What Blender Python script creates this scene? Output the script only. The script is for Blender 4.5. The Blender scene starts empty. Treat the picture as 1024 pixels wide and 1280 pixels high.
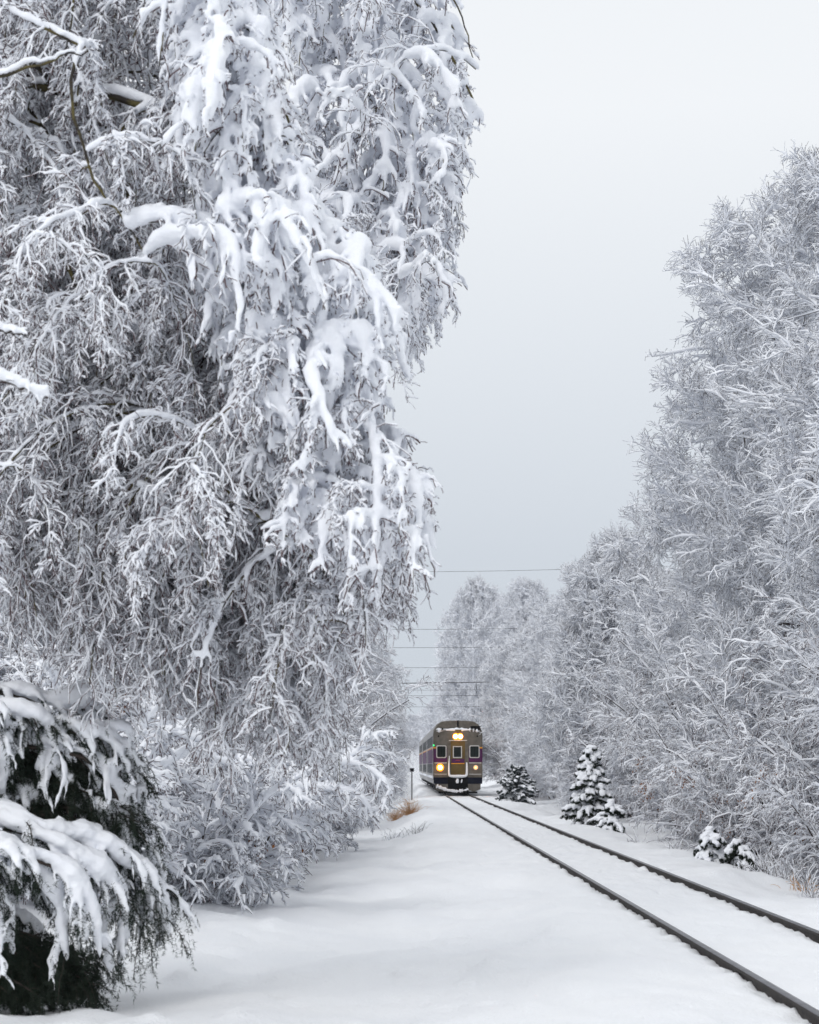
import bpy, math, random
import numpy as np
rng = np.random.default_rng(11)
random.seed(5)
scene = bpy.context.scene
COL = scene.collection
Z = np.array([0., 0., 1.])
F_PX, HZ_Y, VP_X, EYE = 2600., 957., 495., 1.8      # focal length and horizon measured on the 1024x1280 photograph

def at(px, py, d):
    return np.array([(px - VP_X) / F_PX * d, d, EYE + (HZ_Y - py) / F_PX * d])

# ------------------------------------------------------------------ materials
def new_mat(name):
    m = bpy.data.materials.new(name); m.use_nodes = True
    nt = m.node_tree
    return m, nt, nt.nodes['Principled BSDF']

def noise_mix(nt, scale, c1, c2, lo=.35, hi=.65, detail=4, coord='Object'):
    tc = nt.nodes.new('ShaderNodeTexCoord'); no = nt.nodes.new('ShaderNodeTexNoise')
    no.inputs['Scale'].default_value = scale; no.inputs['Detail'].default_value = detail
    nt.links.new(tc.outputs[coord], no.inputs['Vector'])
    r = nt.nodes.new('ShaderNodeValToRGB')
    r.color_ramp.elements[0].position = lo; r.color_ramp.elements[1].position = hi
    r.color_ramp.elements[0].color = (*c1, 1); r.color_ramp.elements[1].color = (*c2, 1)
    nt.links.new(no.outputs['Fac'], r.inputs['Fac'])
    return r.outputs['Color'], no, tc

def mat(name, c1, c2=None, rough=.7, metal=0., scale=8., spec=.3, bump=0., bscale=None, lo=.35, hi=.65):
    m, nt, b = new_mat(name)
    b.inputs['Roughness'].default_value = rough; b.inputs['Metallic'].default_value = metal
    b.inputs['Specular IOR Level'].default_value = spec
    col, no, tc = noise_mix(nt, scale, c1, c2 or tuple(x * .8 for x in c1), lo, hi)
    nt.links.new(col, b.inputs['Base Color'])
    if bump:
        n2 = nt.nodes.new('ShaderNodeTexNoise'); n2.inputs['Scale'].default_value = bscale or scale * 4
        n2.inputs['Detail'].default_value = 5
        nt.links.new(tc.outputs['Object'], n2.inputs['Vector'])
        bp = nt.nodes.new('ShaderNodeBump'); bp.inputs['Strength'].default_value = bump; bp.inputs['Distance'].default_value = .02
        nt.links.new(n2.outputs['Fac'], bp.inputs['Height']); nt.links.new(bp.outputs['Normal'], b.inputs['Normal'])
    return m

def emit(name, c, s):
    m, nt, b = new_mat(name)
    b.inputs['Base Color'].default_value = (*c, 1); b.inputs['Emission Color'].default_value = (*c, 1)
    b.inputs['Emission Strength'].default_value = s
    return m

M = {}
M['snow'] = mat('snow', (.865, .882, .92), (.825, .843, .89), rough=.75, spec=.15, scale=5, bump=.25, bscale=45)
M['snow_ground'] = mat('snow_ground', (.90, .912, .935), (.865, .88, .91), rough=.7, spec=.2, scale=.6, bump=1., bscale=30)
M['bark'] = mat('bark', (.035, .028, .026), (.075, .058, .050), rough=.9, scale=9, bump=.4)
M['twig'] = mat('twig', (.065, .049, .046), (.115, .090, .084), rough=.9, scale=6)
M['mauve_twig'] = mat('mauve_twig', (.072, .044, .048), (.145, .092, .096), rough=.9, scale=6)
M['moss_bark'] = mat('moss_bark', (.035, .030, .026), (.105, .088, .035), rough=.95, scale=7, bump=.6, lo=.42, hi=.6)
M['needle'] = mat('needle', (.012, .020, .014), (.022, .034, .022), rough=.8, scale=12)
M['blue_needle'] = mat('blue_needle', (.026, .038, .041), (.048, .066, .068), rough=.8, scale=12)
M['dead_leaf'] = mat('dead_leaf', (.16, .060, .022), (.26, .11, .04), rough=.8, scale=30)
M['straw'] = mat('straw', (.50, .27, .115), (.60, .36, .19), rough=.9, scale=30)
M['rail_side'] = mat('rail_side', (.028, .025, .025), (.050, .042, .038), rough=.8, scale=14, bump=.3)
M['rail_top'] = mat('rail_top', (.17, .17, .18), (.28, .28, .30), rough=.42, metal=.7, scale=5)
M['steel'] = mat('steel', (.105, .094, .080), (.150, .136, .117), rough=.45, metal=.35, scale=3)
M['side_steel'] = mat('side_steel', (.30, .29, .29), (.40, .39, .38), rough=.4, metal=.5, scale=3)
M['dark_steel'] = mat('dark_steel', (.10, .088, .074), (.15, .133, .11), rough=.5, metal=.3, scale=4)
M['bright_steel'] = mat('bright_steel', (.55, .54, .52), (.62, .60, .58), rough=.4, metal=.4, scale=6)
M['purple'] = mat('purple', (.055, .006, .056), (.070, .008, .068), rough=.45, scale=3)
M['yellow'] = mat('yellow', (.75, .33, .02), (.65, .28, .02), rough=.5, scale=3)
M['door_gold'] = mat('door_gold', (.10, .066, .020), (.14, .094, .030), rough=.5, metal=.2, scale=2)
M['black'] = mat('black_metal', (.005, .005, .006), (.009, .009, .011), rough=.8, spec=.04, scale=6)
M['blue_black'] = mat('blue_black', (.005, .007, .016), (.008, .010, .022), rough=.7, spec=.08, scale=6)
M['glass'] = mat('dark_glass', (.010, .014, .014), (.016, .022, .022), rough=.3, scale=1, spec=.10)
M['red'] = mat('red_paint', (.30, .03, .04), (.25, .03, .04), rough=.5)
M['lamp_white'] = emit('lamp_white', (1., .80, .42), 14.)
M['halo_amber'] = emit('halo_amber', (1., .30, .015), 1.3)  # orange glow around the lit lamps, put into an emissive colour
M['lamp_small'] = emit('lamp_small', (1., .55, .22), 3.0)
M['lamp_green'] = emit('lamp_green', (.05, 1., .25), 1.2)
M['wire'] = mat('wire', (.05, .05, .055), rough=.6)
M['post'] = mat('post_grey', (.13, .13, .14), (.20, .20, .21), rough=.7, scale=10)

# ------------------------------------------------------------------ mesh plumbing
def norm(v):
    return v / (np.linalg.norm(v, axis=-1, keepdims=True) + 1e-9)

class MB:
    """collects numpy quad meshes with material slots"""
    def __init__(s): s.V = []; s.F = []; s.mi = []; s.sm = []; s.n = 0; s.mats = []
    def slot(s, m):
        if m not in s.mats: s.mats.append(m)
        return s.mats.index(m)
    def add(s, V, F, m, smooth=True):
        V = np.asarray(V, np.float32).reshape(-1, 3); F = np.asarray(F, np.int64).reshape(-1, 4)
        s.V.append(V); s.F.append(F + s.n); s.n += len(V)
        s.mi.append(np.full(len(F), s.slot(m), np.int32)); s.sm.append(np.full(len(F), smooth))
    def box(s, x0, x1, y0, y1, z0, z1, m):
        V = [(x, y, z) for x in (x0, x1) for y in (y0, y1) for z in (z0, z1)]
        s.add(V, [(0, 1, 3, 2), (4, 6, 7, 5), (0, 4, 5, 1), (2, 3, 7, 6), (0, 2, 6, 4), (1, 5, 7, 3)], m, False)
    def disc_y(s, cx, y, cz, r, m, y2=None, n=20, rx=None):
        """short cylinder along y, front face at y"""
        y2 = y + .04 if y2 is None else y2
        a = np.arange(n) * 2 * math.pi / n
        ring = np.stack([cx + (rx or r) * np.cos(a), np.full(n, y), cz + r * np.sin(a)], 1)
        back = ring.copy(); back[:, 1] = y2
        V = np.vstack([ring, back, [[cx, y, cz]]])
        i = np.arange(n); j = (i + 1) % n
        F = np.concatenate([np.stack([i, i + n, j + n, j], 1), np.stack([i, j, np.full(n, 2 * n), np.full(n, 2 * n)], 1)])
        s.add(V, F, m, False)
    def extrude(s, poly, y0, y1, m, caps=True):
        """closed polygon of (x, z) extruded along y; caps as a fan"""
        p = np.array(poly); n = len(p)
        V = np.vstack([np.column_stack([p[:, 0], np.full(n, y0), p[:, 1]]), np.column_stack([p[:, 0], np.full(n, y1), p[:, 1]])])
        i = np.arange(n); j = (i + 1) % n
        s.add(V, np.stack([i, j, j + n, i + n], 1), m, False)
        if caps:
            for y in (y0, y1):
                c = p.mean(0)
                W = np.vstack([np.column_stack([p[:, 0], np.full(n, y), p[:, 1]]), [[c[0], y, c[1]]]])
                s.add(W, np.stack([i, j, np.full(n, n), np.full(n, n)], 1), m, False)
    def build(s, name, parent=None, loc=None):
        V = np.concatenate(s.V); F = np.concatenate(s.F); mi = np.concatenate(s.mi); sm = np.concatenate(s.sm)
        tri = F[:, 2] == F[:, 3]
        me = bpy.data.meshes.new(name)
        cnt = np.where(tri, 3, 4).astype(np.int32)
        start = np.concatenate([[0], np.cumsum(cnt)[:-1]]).astype(np.int32)
        keep = np.ones(F.shape, bool); keep[tri, 3] = False
        loops = F[keep].astype(np.int32)
        me.vertices.add(len(V)); me.vertices.foreach_set('co', V.ravel())
        me.loops.add(len(loops)); me.loops.foreach_set('vertex_index', loops)
        me.polygons.add(len(F)); me.polygons.foreach_set('loop_start', start); me.polygons.foreach_set('loop_total', cnt)
        for m in s.mats: me.materials.append(M[m])
        me.polygons.foreach_set('material_index', mi); me.polygons.foreach_set('use_smooth', sm)
        me.update(calc_edges=True)
        o = bpy.data.objects.new(name, me); COL.objects.link(o)
        if parent: o.parent = parent
        if loc is not None: o.location = loc
        return o

def tube_geo(P, R, S, squash=1.0):
    N, K, _ = P.shape
    T = norm(np.gradient(P, axis=1))
    ref = np.where(np.abs(T[:, :1, 2:3]) > .85, np.array([1., 0, 0]), Z)
    u = norm(np.cross(T[:, 0], ref[:, 0]))
    U = np.empty_like(P)
    for k in range(K):
        u = norm(u - (u * T[:, k]).sum(-1, keepdims=True) * T[:, k]); U[:, k] = u
    W = np.cross(U, T)
    a = np.arange(S) * 2 * math.pi / S
    ring = U[:, :, None] * np.cos(a)[None, None, :, None] + W[:, :, None] * (np.sin(a) * squash)[None, None, :, None]
    V = P[:, :, None] + R[:, :, None, None] * ring
    n = np.arange(N)[:, None, None] * K * S; k = np.arange(K - 1)[None, :, None] * S; s_ = np.arange(S)[None, None, :]; s2 = (s_ + 1) % S
    F = np.stack(np.broadcast_arrays(n + k + s_, n + k + s2, n + k + S + s2, n + k + S + s_), -1)
    return V.reshape(-1, 3), F.reshape(-1, 4)

def snow_path(P, rw, rs, vert=.4, miss=0., wind=.8, end=.5, start=.9, var=.35, lift=.65):
    """axis and radius of the snow lying along branches: on top where level, on one side where hanging"""
    N, K, _ = P.shape
    T = norm(np.gradient(P, axis=1))
    up = Z - T[..., 2:3] * T
    hz = np.linalg.norm(up, axis=-1)
    a = rng.random(N) * 2 * math.pi
    wd = np.stack([np.cos(a), np.sin(a), np.zeros(N)], 1)[:, None]
    wd = wd - (wd * T).sum(-1, keepdims=True) * T
    rs = np.asarray(rs); rs = rs if rs.ndim else np.full(N, float(rs))
    nz = 1 + var * rng.standard_normal((N, K))
    r = rs[:, None] * (vert + (1 - vert) * hz) * np.clip(nz, .35, 1.8)
    if miss: r = np.where(rng.random((N, K)) < miss, r * .15, r)
    r[:, -1] *= end; r[:, 0] *= start
    C = P + up * (rw * min(1., lift / .65) + lift * r)[..., None] + wd * ((1 - hz) * wind * (rw + .5 * r))[..., None]
    return C, r

def grow(P, R, n, t0, t1, L, ang, K, droop, jit, up=0., flat=.5, rr=.55, rtip=.4, pw=.5, lmin=0.):
    N, Kp, _ = P.shape
    t = t0 + (t1 - t0) * ((np.arange(n)[None] + rng.random((N, n))) / n)
    f = t * (Kp - 1); i = np.minimum(f.astype(int), Kp - 2); w = (f - i)[..., None]; a = np.arange(N)[:, None]
    A = P[a, i]; B = P[a, i + 1]
    pos = A * (1 - w) + B * w; tan = norm(B - A); rp = R[a, i]
    h = norm(np.cross(tan, Z) + .05 * rng.standard_normal(tan.shape)); v = np.cross(h, tan)
    side = np.where((np.arange(n)[None] + rng.integers(0, 2, (N, 1))) % 2 == 0, 0., math.pi)
    phi = side + rng.standard_normal((N, n)) * (.3 + 1.6 * (1 - flat))
    an = (ang(t) if callable(ang) else ang) + .18 * rng.standard_normal((N, n))
    d = tan * np.cos(an)[..., None] + (h * np.cos(phi)[..., None] + v * np.sin(phi)[..., None]) * np.sin(an)[..., None]
    d = norm(d + up * Z)
    plen = np.linalg.norm(np.diff(P, axis=1), axis=-1).sum(1)[:, None]
    ln = (L(t) if callable(L) else plen * L * (1 - pw * t)) * (.6 + .8 * rng.random((N, n)))
    if callable(L): ln = L(t) * (.78 + .36 * rng.random((N, n)))
    ln = np.maximum(ln, lmin)
    r0 = np.maximum(rp * rr, .0015)
    pos = pos.reshape(-1, 3); d = d.reshape(-1, 3); ln = ln.ravel(); r0 = r0.ravel()
    out = np.empty((len(pos), K, 3)); out[:, 0] = pos; st = (ln / (K - 1))[:, None]
    for k in range(1, K):
        pos = pos + d * st; out[:, k] = pos
        d = norm(d + (-Z * droop + jit * rng.standard_normal(d.shape)) / (K - 1) * 1.5)
    rad = r0[:, None] * np.linspace(1, rtip, K)[None]
    return out, rad

def catmull(pts, K):
    p = np.array(pts, float); p = np.vstack([2 * p[0] - p[1], p, 2 * p[-1] - p[-2]])
    seg = len(p) - 3; out = []
    for q in np.linspace(0, seg - 1e-6, K):
        i = int(q); t = q - i; a, b, c, d = p[i:i + 4]
        out.append(.5 * (2 * b + (c - a) * t + (2 * a - 5 * b + 4 * c - d) * t * t + (3 * b - a - 3 * c + d) * t ** 3))
    return np.array(out)

def remesh(V, F, voxel, smooth=4, lump=1.):
    me = bpy.data.meshes.new('tmp'); me.from_pydata(V.tolist(), [], F.tolist())
    o = bpy.data.objects.new('tmp', me); COL.objects.link(o)
    r = o.modifiers.new('r', 'REMESH'); r.mode = 'VOXEL'; r.voxel_size = voxel
    if smooth:
        s = o.modifiers.new('s', 'SMOOTH'); s.iterations = smooth; s.factor = .5
    dg = bpy.context.evaluated_depsgraph_get(); dg.update()
    m2 = bpy.data.meshes.new_from_object(o.evaluated_get(dg))
    V2 = np.empty(len(m2.vertices) * 3, np.float32); m2.vertices.foreach_get('co', V2)
    lt = np.empty(len(m2.polygons), np.int32); m2.polygons.foreach_get('loop_total', lt)
    ls = np.empty(len(m2.polygons), np.int32); m2.polygons.foreach_get('loop_start', ls)
    vi = np.empty(len(m2.loops), np.int32); m2.loops.foreach_get('vertex_index', vi)
    F2 = np.stack([vi[ls], vi[ls + 1], vi[ls + 2], np.where(lt == 4, vi[np.minimum(ls + 3, len(vi) - 1)], vi[ls + 2])], 1)
    bpy.data.objects.remove(o); bpy.data.meshes.remove(me); bpy.data.meshes.remove(m2)
    V2 = V2.reshape(-1, 3); D = np.zeros_like(V2)
    for f, a in ((9, .013), (23, .008), (55, .0042)):
        for c in range(3):
            k = norm(rng.standard_normal((2, 3))) * f; D[:, c] += a * lump * np.sin(V2 @ k[0] + c * 2) * np.sin(V2 @ k[1] + c)
    return V2 + D, F2

def capped(C, r):
    """closes tube ends so that a voxel remesh sees solid bodies"""
    C = np.concatenate([C[:, :1] - .3 * (C[:, 1:2] - C[:, :1]), C, C[:, -1:] + .3 * (C[:, -1:] - C[:, -2:-1])], 1)
    r = np.concatenate([np.full((len(r), 1), 1e-4), r, np.full((len(r), 1), 1e-4)], 1)
    return C, r

def thing(name, label, cat, loc=(0, 0, 0), rz=0., sc=(1, 1, 1), group=None):
    o = bpy.data.objects.new(name, None); COL.objects.link(o); o.empty_display_size = .2
    o.location = loc; o.rotation_euler = (0, 0, rz); o.scale = sc
    o['label'] = label; o['category'] = cat
    if group: o['group'] = group
    return o

def tag(o, label, cat, group=None):
    o['label'] = label; o['category'] = cat
    if group: o['group'] = group
    return o

def copy_tree(src, label, loc, rz, sc, group=None):
    c = src.copy(); COL.objects.link(c); c.location = loc; c.rotation_euler = (0, 0, rz); c.scale = sc
    c['label'] = label
    if group: c['group'] = group
    elif 'group' in c: del c['group']
    for ch in src.children:
        k = ch.copy(); COL.objects.link(k); k.parent = c
        for g in ch.children:
            q = g.copy(); COL.objects.link(q); q.parent = k
    return c

# ------------------------------------------------------------------ ground
_lat = rng.random((256, 256))
def vnoise(x, y):
    xi = np.floor(x).astype(int); yi = np.floor(y).astype(int); fx = x - xi; fy = y - yi
    fx = fx * fx * (3 - 2 * fx); fy = fy * fy * (3 - 2 * fy)
    g = lambda a, b: _lat[a % 256, b % 256]
    return (g(xi, yi) * (1 - fx) + g(xi + 1, yi) * fx) * (1 - fy) + (g(xi, yi + 1) * (1 - fx) + g(xi + 1, yi + 1) * fx) * fy - .5

def sstep(a, b, x):
    t = np.clip((x - a) / (b - a), 0, 1); return t * t * (3 - 2 * t)

RAIL_L, RAIL_R, TRACK_X = 3.08, 4.58, 3.83
CLUMPS = [(x, y, r, r * .42) for x, y, r in zip(rng.uniform(-2.6, 2.6, 60), 14 + 50 * rng.random(60) ** 1.5, rng.uniform(.06, .14, 60))] + [(-2.0, 19.2, .14, .09), (-1.6, 26, .13, .08)]
def ground_z(x, y):
    x = np.asarray(x, float); y = np.asarray(y, float)
    low = .13 + .42 * sstep(38, 75, y)                       # how far the left strip lies under the track shelf
    edge = 2.3 - .9 * sstep(30, 60, y)                        # shoulder of the shelf
    z = -.085 - low * sstep(edge, edge - 1.9, x)
    z = z - .25 * sstep(5.6, 7.3, x) + .45 * sstep(7.6, 12, x)
    z = z + .25 * sstep(-1.5, -6, x)
    z = z - .5 * sstep(122, 150, y) * sstep(2.2, 1.2, x)
    far = sstep(0.6, 2.2, np.abs(x - TRACK_X))
    z = z + far * (.26 * vnoise(x * .28 + 9, y * .16) + .17 * vnoise(x * .8, y * .42 + 3) + .11 * vnoise(x * 2.0, y * .9 + 7))
    z = z + .034 * vnoise(x * 5 + 4, y * 2.6) + .014 * vnoise(x * 13, y * 9)
    lump = vnoise(x * 1.7 + 31, y * 1.1 + 5) * vnoise(x * 3.3 + 1, y * 2.1 + 15)
    z = z + np.clip(lump - .07, 0, 1) * .45 * (.25 + far)
    dents = vnoise(x * 4.1 + 77, y * 2.6 + 41)
    z = z - np.clip(dents - .36, 0, 1) * .35
    for bx, by, br, bh in CLUMPS:
        z = z + bh * np.exp(-(((x - bx) / br) ** 2 + ((y - by) / (br * 1.3)) ** 2) ** 1.2)
    for rx in (RAIL_L, RAIL_R):                               # snow melted and blown back beside each rail
        q = np.abs(x - rx)
        z = z - (.012 + .045 * vnoise(x * 9 + 2, y * 7) + .06 * vnoise(x * 5, y * 2.3 + 8) + .03 * vnoise(x * 17, y * 15)) * np.exp(-(q / .10) ** 2)
    return z

def make_ground():
    xs = np.concatenate([-np.geomspace(400, 6.1, 46), np.arange(-6, 2.7, .075), np.arange(2.7, 5.0, .022), np.arange(5.0, 11, .09), np.geomspace(11.1, 400, 40)])
    ys = np.concatenate([np.arange(-12, 9, .8), 9 * np.exp(np.arange(0, math.log(1500 / 9), .0058))])
    X, Y = np.meshgrid(xs, ys)
    V = np.stack([X, Y, ground_z(X, Y)], -1)
    nx, ny = len(xs), len(ys)
    i = np.arange(ny - 1)[:, None] * nx + np.arange(nx - 1)[None]
    b = MB(); b.add(V, np.stack([i, i + 1, i + nx + 1, i + nx], -1), 'snow_ground')
    o = b.build('snow_ground'); o['kind'] = 'structure'
make_ground()

# ------------------------------------------------------------------ railway track
trk = thing('railway_track', 'straight railway track with two dark steel rails showing through the snow', 'railway track', (TRACK_X, 0, 0))
def rail(x):
    h = [(-.070, -.16), (.070, -.16), (.070, -.145), (.012, -.12), (.012, -.045), (.036, -.032), (.036, -.006), (-.036, -.006),
         (-.036, -.032), (-.012, -.045), (-.012, -.12), (-.070, -.145)]
    b = MB(); b.extrude([(p[0] + x, p[1]) for p in h], 2, 420, 'rail_side')
    b.extrude([(x - .034, -.006), (x + .034, -.006), (x + .030, .0), (x - .030, .0)], 2, 420, 'rail_top')
    return b.build('rail', trk)
rail(RAIL_L - TRACK_X); rail(RAIL_R - TRACK_X)

# ------------------------------------------------------------------ train
def train():
    Y0 = 128.5
    t = thing('passenger_train', 'purple and silver double deck passenger train with lit yellow headlights', 'train', (TRACK_X, Y0, 0))
    sec = [(-1.40, .62), (1.40, .62), (1.52, .98), (1.52, 3.72), (1.47, 4.05), (1.30, 4.36), (1.02, 4.55), (.5, 4.61), (-.5, 4.61), (-1.02, 4.55), (-1.30, 4.36), (-1.47, 4.05), (-1.52, 3.72), (-1.52, .98)]
    for c in range(3):
        y0 = c * 26.2; y1 = y0 + 25.5
        b = MB()
        if c == 0:
            low = [(x, min(z, 3.93)) for x, z in sec]
            low = [(-1.40, .62), (1.40, .62), (1.52, .98), (1.52, 3.72), (1.485, 3.96), (-1.485, 3.96), (-1.52, 3.72), (-1.52, .98)]
            b.extrude(low, y0, y0 + 1.2, 'steel')
            b.extrude(sec, y0 + 1.2, y1, 'side_steel')
            # rounded roof nose, set back above the snowy ledge
            rings = []
            top = [(1.50, 3.955), (1.47, 4.05), (1.30, 4.36), (1.02, 4.55), (.5, 4.61), (-.5, 4.61), (-1.02, 4.55), (-1.30, 4.36), (-1.47, 4.05), (-1.50, 3.955)]
            for (yy, kx, kz) in ((.16, .955, .93), (.30, .98, .965), (.6, .995, .99), (1.2, 1., 1.)):
                rings.append([(x * kx, y0 + yy, 3.955 + (z - 3.955) * kz) for x, z in top])
            V = np.array(rings).reshape(-1, 3); n = len(top)
            F = [(r * n + k, r * n + k + 1, (r + 1) * n + k + 1, (r + 1) * n + k) for r in range(3) for k in range(n - 1)]
            b.add(V, F, 'dark_steel')
            cV = np.vstack([V[:n], [[0, y0 + .15, 4.1]]]); b.add(cV, [(k, k + 1, n, n) for k in range(n - 1)], 'dark_steel')
        else:
            b.extrude(sec, y0, y1, 'side_steel')
        b.box(-1.1, 1.1, y1, y1 + .7, .9, 3.3, 'black')               # gangway
        b.box(-1.30, 1.30, y0 + (3.2 if c == 0 else 1), y1 - 1, .38, .63, 'black')        # underframe
        for yy in (y0 + 3.6, y0 + 6.2, y1 - 6, y1 - 3.4):             # wheelsets
            for sx in (-.74, .74):
                a = np.arange(16) * math.pi / 8
                R = np.stack([np.full(16, sx - .06), yy + .42 * np.cos(a), .425 + .42 * np.sin(a)], 1); R2 = R + [.12, 0, 0]
                i = np.arange(16); j = (i + 1) % 16
                b.add(np.vstack([R, R2]), np.stack([i, j, j + 16, i + 16], 1), 'black', False)
                b.add(np.vstack([R, [[sx - .06, yy, .425]]]), np.stack([i, j, i * 0 + 16, i * 0 + 16], 1), 'black', False)
        b.build('car_body', t)
        for sx in (-1, 1):
            def strip(name, z0, z1, m, pr, ya=y0 + .02, yb=y1 - .02):
                q = MB(); xa, xb = sorted((sx * 1.519, sx * (1.52 + pr))); q.box(xa, xb, ya, yb, z0, z1, m); return q.build(name, t)
            strip('purple_band', 1.95, 2.86, 'purple', .006)
            strip('yellow_stripe', 2.865, 2.93, 'yellow', .007)
            strip('snow_crust', .99, 1.16, 'snow', .015)
            for k in range(10 if c == 0 else 9):
                yw = y0 + 2.6 + k * 2.25
                for (z0, z1) in ((3.02, 3.66), (1.30, 1.90)):
                    if sx == 1 and (c or z0 < 2): continue
                    q = MB(); xa, xb = sorted((sx * 1.519, sx * 1.535)); q.box(xa, xb, yw, yw + 1.62, z0, z1, 'glass'); q.build('window', t)
            for yd in (y0 + .55, y1 - 1.75):                           # silver vestibule doors
                q = MB(); xa, xb = sorted((sx * 1.519, sx * 1.540)); q.box(xa, xb, yd, yd + 1.1, 1.05, 2.97, 'bright_steel'); d = q.build('side_door', t)
                q = MB(); xa, xb = sorted((sx * 1.541, sx * 1.548)); q.box(xa, xb, yd + .3, yd + .8, 2.0, 2.75, 'glass'); q.build('door_window', d)
    # --- front end
    def panel(name, x0, x1, z0, z1, m, pr=.02, parent=t, y=0.):
        q = MB(); q.box(x0, x1, y - pr, y + .004, z0, z1, m); return q.build(name, parent)
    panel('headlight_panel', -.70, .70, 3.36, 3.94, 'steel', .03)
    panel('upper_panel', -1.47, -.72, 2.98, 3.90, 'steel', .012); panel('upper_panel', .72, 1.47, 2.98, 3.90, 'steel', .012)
    for s in (-1, 1):
        a, b_ = sorted((s * .66, s * 1.515)); panel('purple_panel', a, b_, 2.02, 2.86, 'purple', .012)
        a, b_ = sorted((s * 1.33, s * 1.515)); panel('yellow_mark', a, b_, 2.86, 2.945, 'yellow', .013)
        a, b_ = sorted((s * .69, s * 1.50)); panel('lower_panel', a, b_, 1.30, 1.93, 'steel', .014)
        a, b_ = sorted((s * .69, s * 1.45)); panel('trim_strip', a, b_, 1.94, 1.985, 'bright_steel', .03)
        panel('trim_strip', a, b_, 1.255, 1.29, 'bright_steel', .03)
        panel('trim_strip', a, b_, 1.08, 1.245, 'dark_steel', .016)
        # rounded window with pale frame
        cx = s * 1.02
        def rrect(hw, hz, r):
            out = []
            for (qx, qz, a0) in ((hw - r, hz - r, 0), (-hw + r, hz - r, 90), (-hw + r, -hz + r, 180), (hw - r, -hz + r, 270)):
                for k in range(5): an = math.radians(a0 + k * 22.5); out.append((qx + r * math.cos(an), qz + r * math.sin(an)))
            return out
        q = MB(); q.extrude([(cx + x, 2.66 + z) for x, z in rrect(.315, .39, .10)], -.035, .0, 'bright_steel'); w = q.build('front_window', t)
        q = MB(); q.extrude([(cx + x, 2.66 + z) for x, z in rrect(.262, .335, .07)], -.045, -.034, 'glass'); q.build('pane', w)
        q = MB(); q.box(cx - .012, cx + .012, -.058, -.046, 2.42, 2.95, 'black'); q.build('wiper', w)
        q = MB(); q.box(*sorted((s * .46, s * .66)), -.055, 0., 1.10, 3.33, 'dark_steel'); q.build('door_post', t)
        # ditch lights
        q = MB(); q.disc_y(s * 1.10, -.05, 1.685, .15, 'bright_steel', y2=0.); L = q.build('headlight', t)
        q = MB()
        if s < 0:
            q.disc_y(s * 1.10, -.058, 1.685, .235, 'halo_amber', y2=-.05); q.build('halo_disc', L)  # lamp halo built as a glowing disc wider than the housing
            q = MB(); q.disc_y(s * 1.10, -.066, 1.685, .125, 'lamp_white', y2=-.058)
        else:
            q.disc_y(s * 1.10, -.058, 1.685, .105, 'halo_amber', y2=-.05); q.build('halo_disc', L)  # smaller orange glow, also an emissive disc
            q = MB(); q.disc_y(s * 1.10, -.066, 1.685, .07, 'lamp_small', y2=-.058)
        q.build('lens', L)
        # main twin headlight
        q = MB(); q.disc_y(s * .135, -.06, 3.60, .16, 'dark_steel', y2=-.03); L = q.build('headlight', t)
        q = MB(); q.disc_y(s * .135, -.068, 3.60, .215, 'halo_amber', y2=-.06, rx=.19); q.build('halo_disc', L)  # halo of the twin lamps, modelled as a glowing disc
        q = MB(); q.disc_y(s * .15, -.076, 3.60, .125, 'lamp_white', y2=-.068); q.build('lens', L)
        # snow on the ledge above the face, broken into lengths
        # corner plough panels
        q = MB(); q.extrude([(s * .62, .28), (s * .62, .66), (s * 1.40, .66), (s * 1.40, .34), (s * 1.0, .18)], -.10, -.02, 'steel'); q.build('corner_skirt', t)
        q = MB(); q.box(*sorted((s * .74, s * 1.38)), -.09, 0., 3.965, 4.02, 'dark_steel'); q.build('handrail', t)
        q = MB(); q.disc_y(s * 1.20, -.03, 3.62, .05, 'black', y2=0.); q.build('marker_light', t)
    q = MB(); q.box(-.44, .44, -.03, 0., 1.22, 3.33, 'door_gold'); dr = q.build('end_door', t)
    q = MB(); q.box(-.40, .40, -.036, -.029, 1.96, 2.22, 'purple'); q.build('door_band', dr)
    q = MB(); q.box(-.40, .40, -.037, -.029, 1.90, 1.955, 'yellow'); q.build('door_stripe', dr)
    q = MB(); q.box(-.14, .14, -.042, -.035, 2.10, 2.15, 'red'); q.build('number_plate', dr)
    q = MB(); q.box(-.31, .25, -.050, -.029, 2.27, 3.00, 'bright_steel'); w = q.build('window_frame', dr)
    q = MB(); q.box(-.255, .195, -.056, -.049, 2.33, 2.95, 'glass'); q.build('door_window', dr)
    q = MB(); q.box(-.56, .56, -.075, -.03, 3.33, 3.375, 'bright_steel'); q.build('door_lintel', t)
    # snow caked on the diaphragm round the door: a U
    pts = [(-.53, 2.4), (-.55, 1.9), (-.55, 1.35), (-.50, 1.18), (-.3, 1.14), (0, 1.13), (.3, 1.14), (.50, 1.18), (.55, 1.35), (.55, 1.75), (.54, 2.0)]
    C = catmull([(x, -.09, z) for x, z in pts], 30)[None]; Rr = np.interp(np.linspace(0, 1, 30), [0, .2, .35, .5, .65, .8, 1], [.02, .06, .08, .11, .08, .075, .04])[None]
    q = MB(); q.add(*tube_geo(C, Rr, 8), 'snow'); q.build('snow_crust', t)
    q = MB(); C = catmull([(-1.35, .02, 3.99), (-.9, .03, 4.0), (-.2, .03, 4.02), (.5, .03, 4.02), (1.0, .03, 4.0), (1.34, .02, 3.98)], 24)[None]
    q.add(*tube_geo(C, np.clip(.105 + .05 * rng.standard_normal((1, 24)), .02, .18), 8), 'snow'); q.build('snow_ledge', t)
    q = MB(); q.box(-.17, .20, -.14, .02, 3.90, 4.02, 'door_gold'); q.build('number_box', t)
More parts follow.
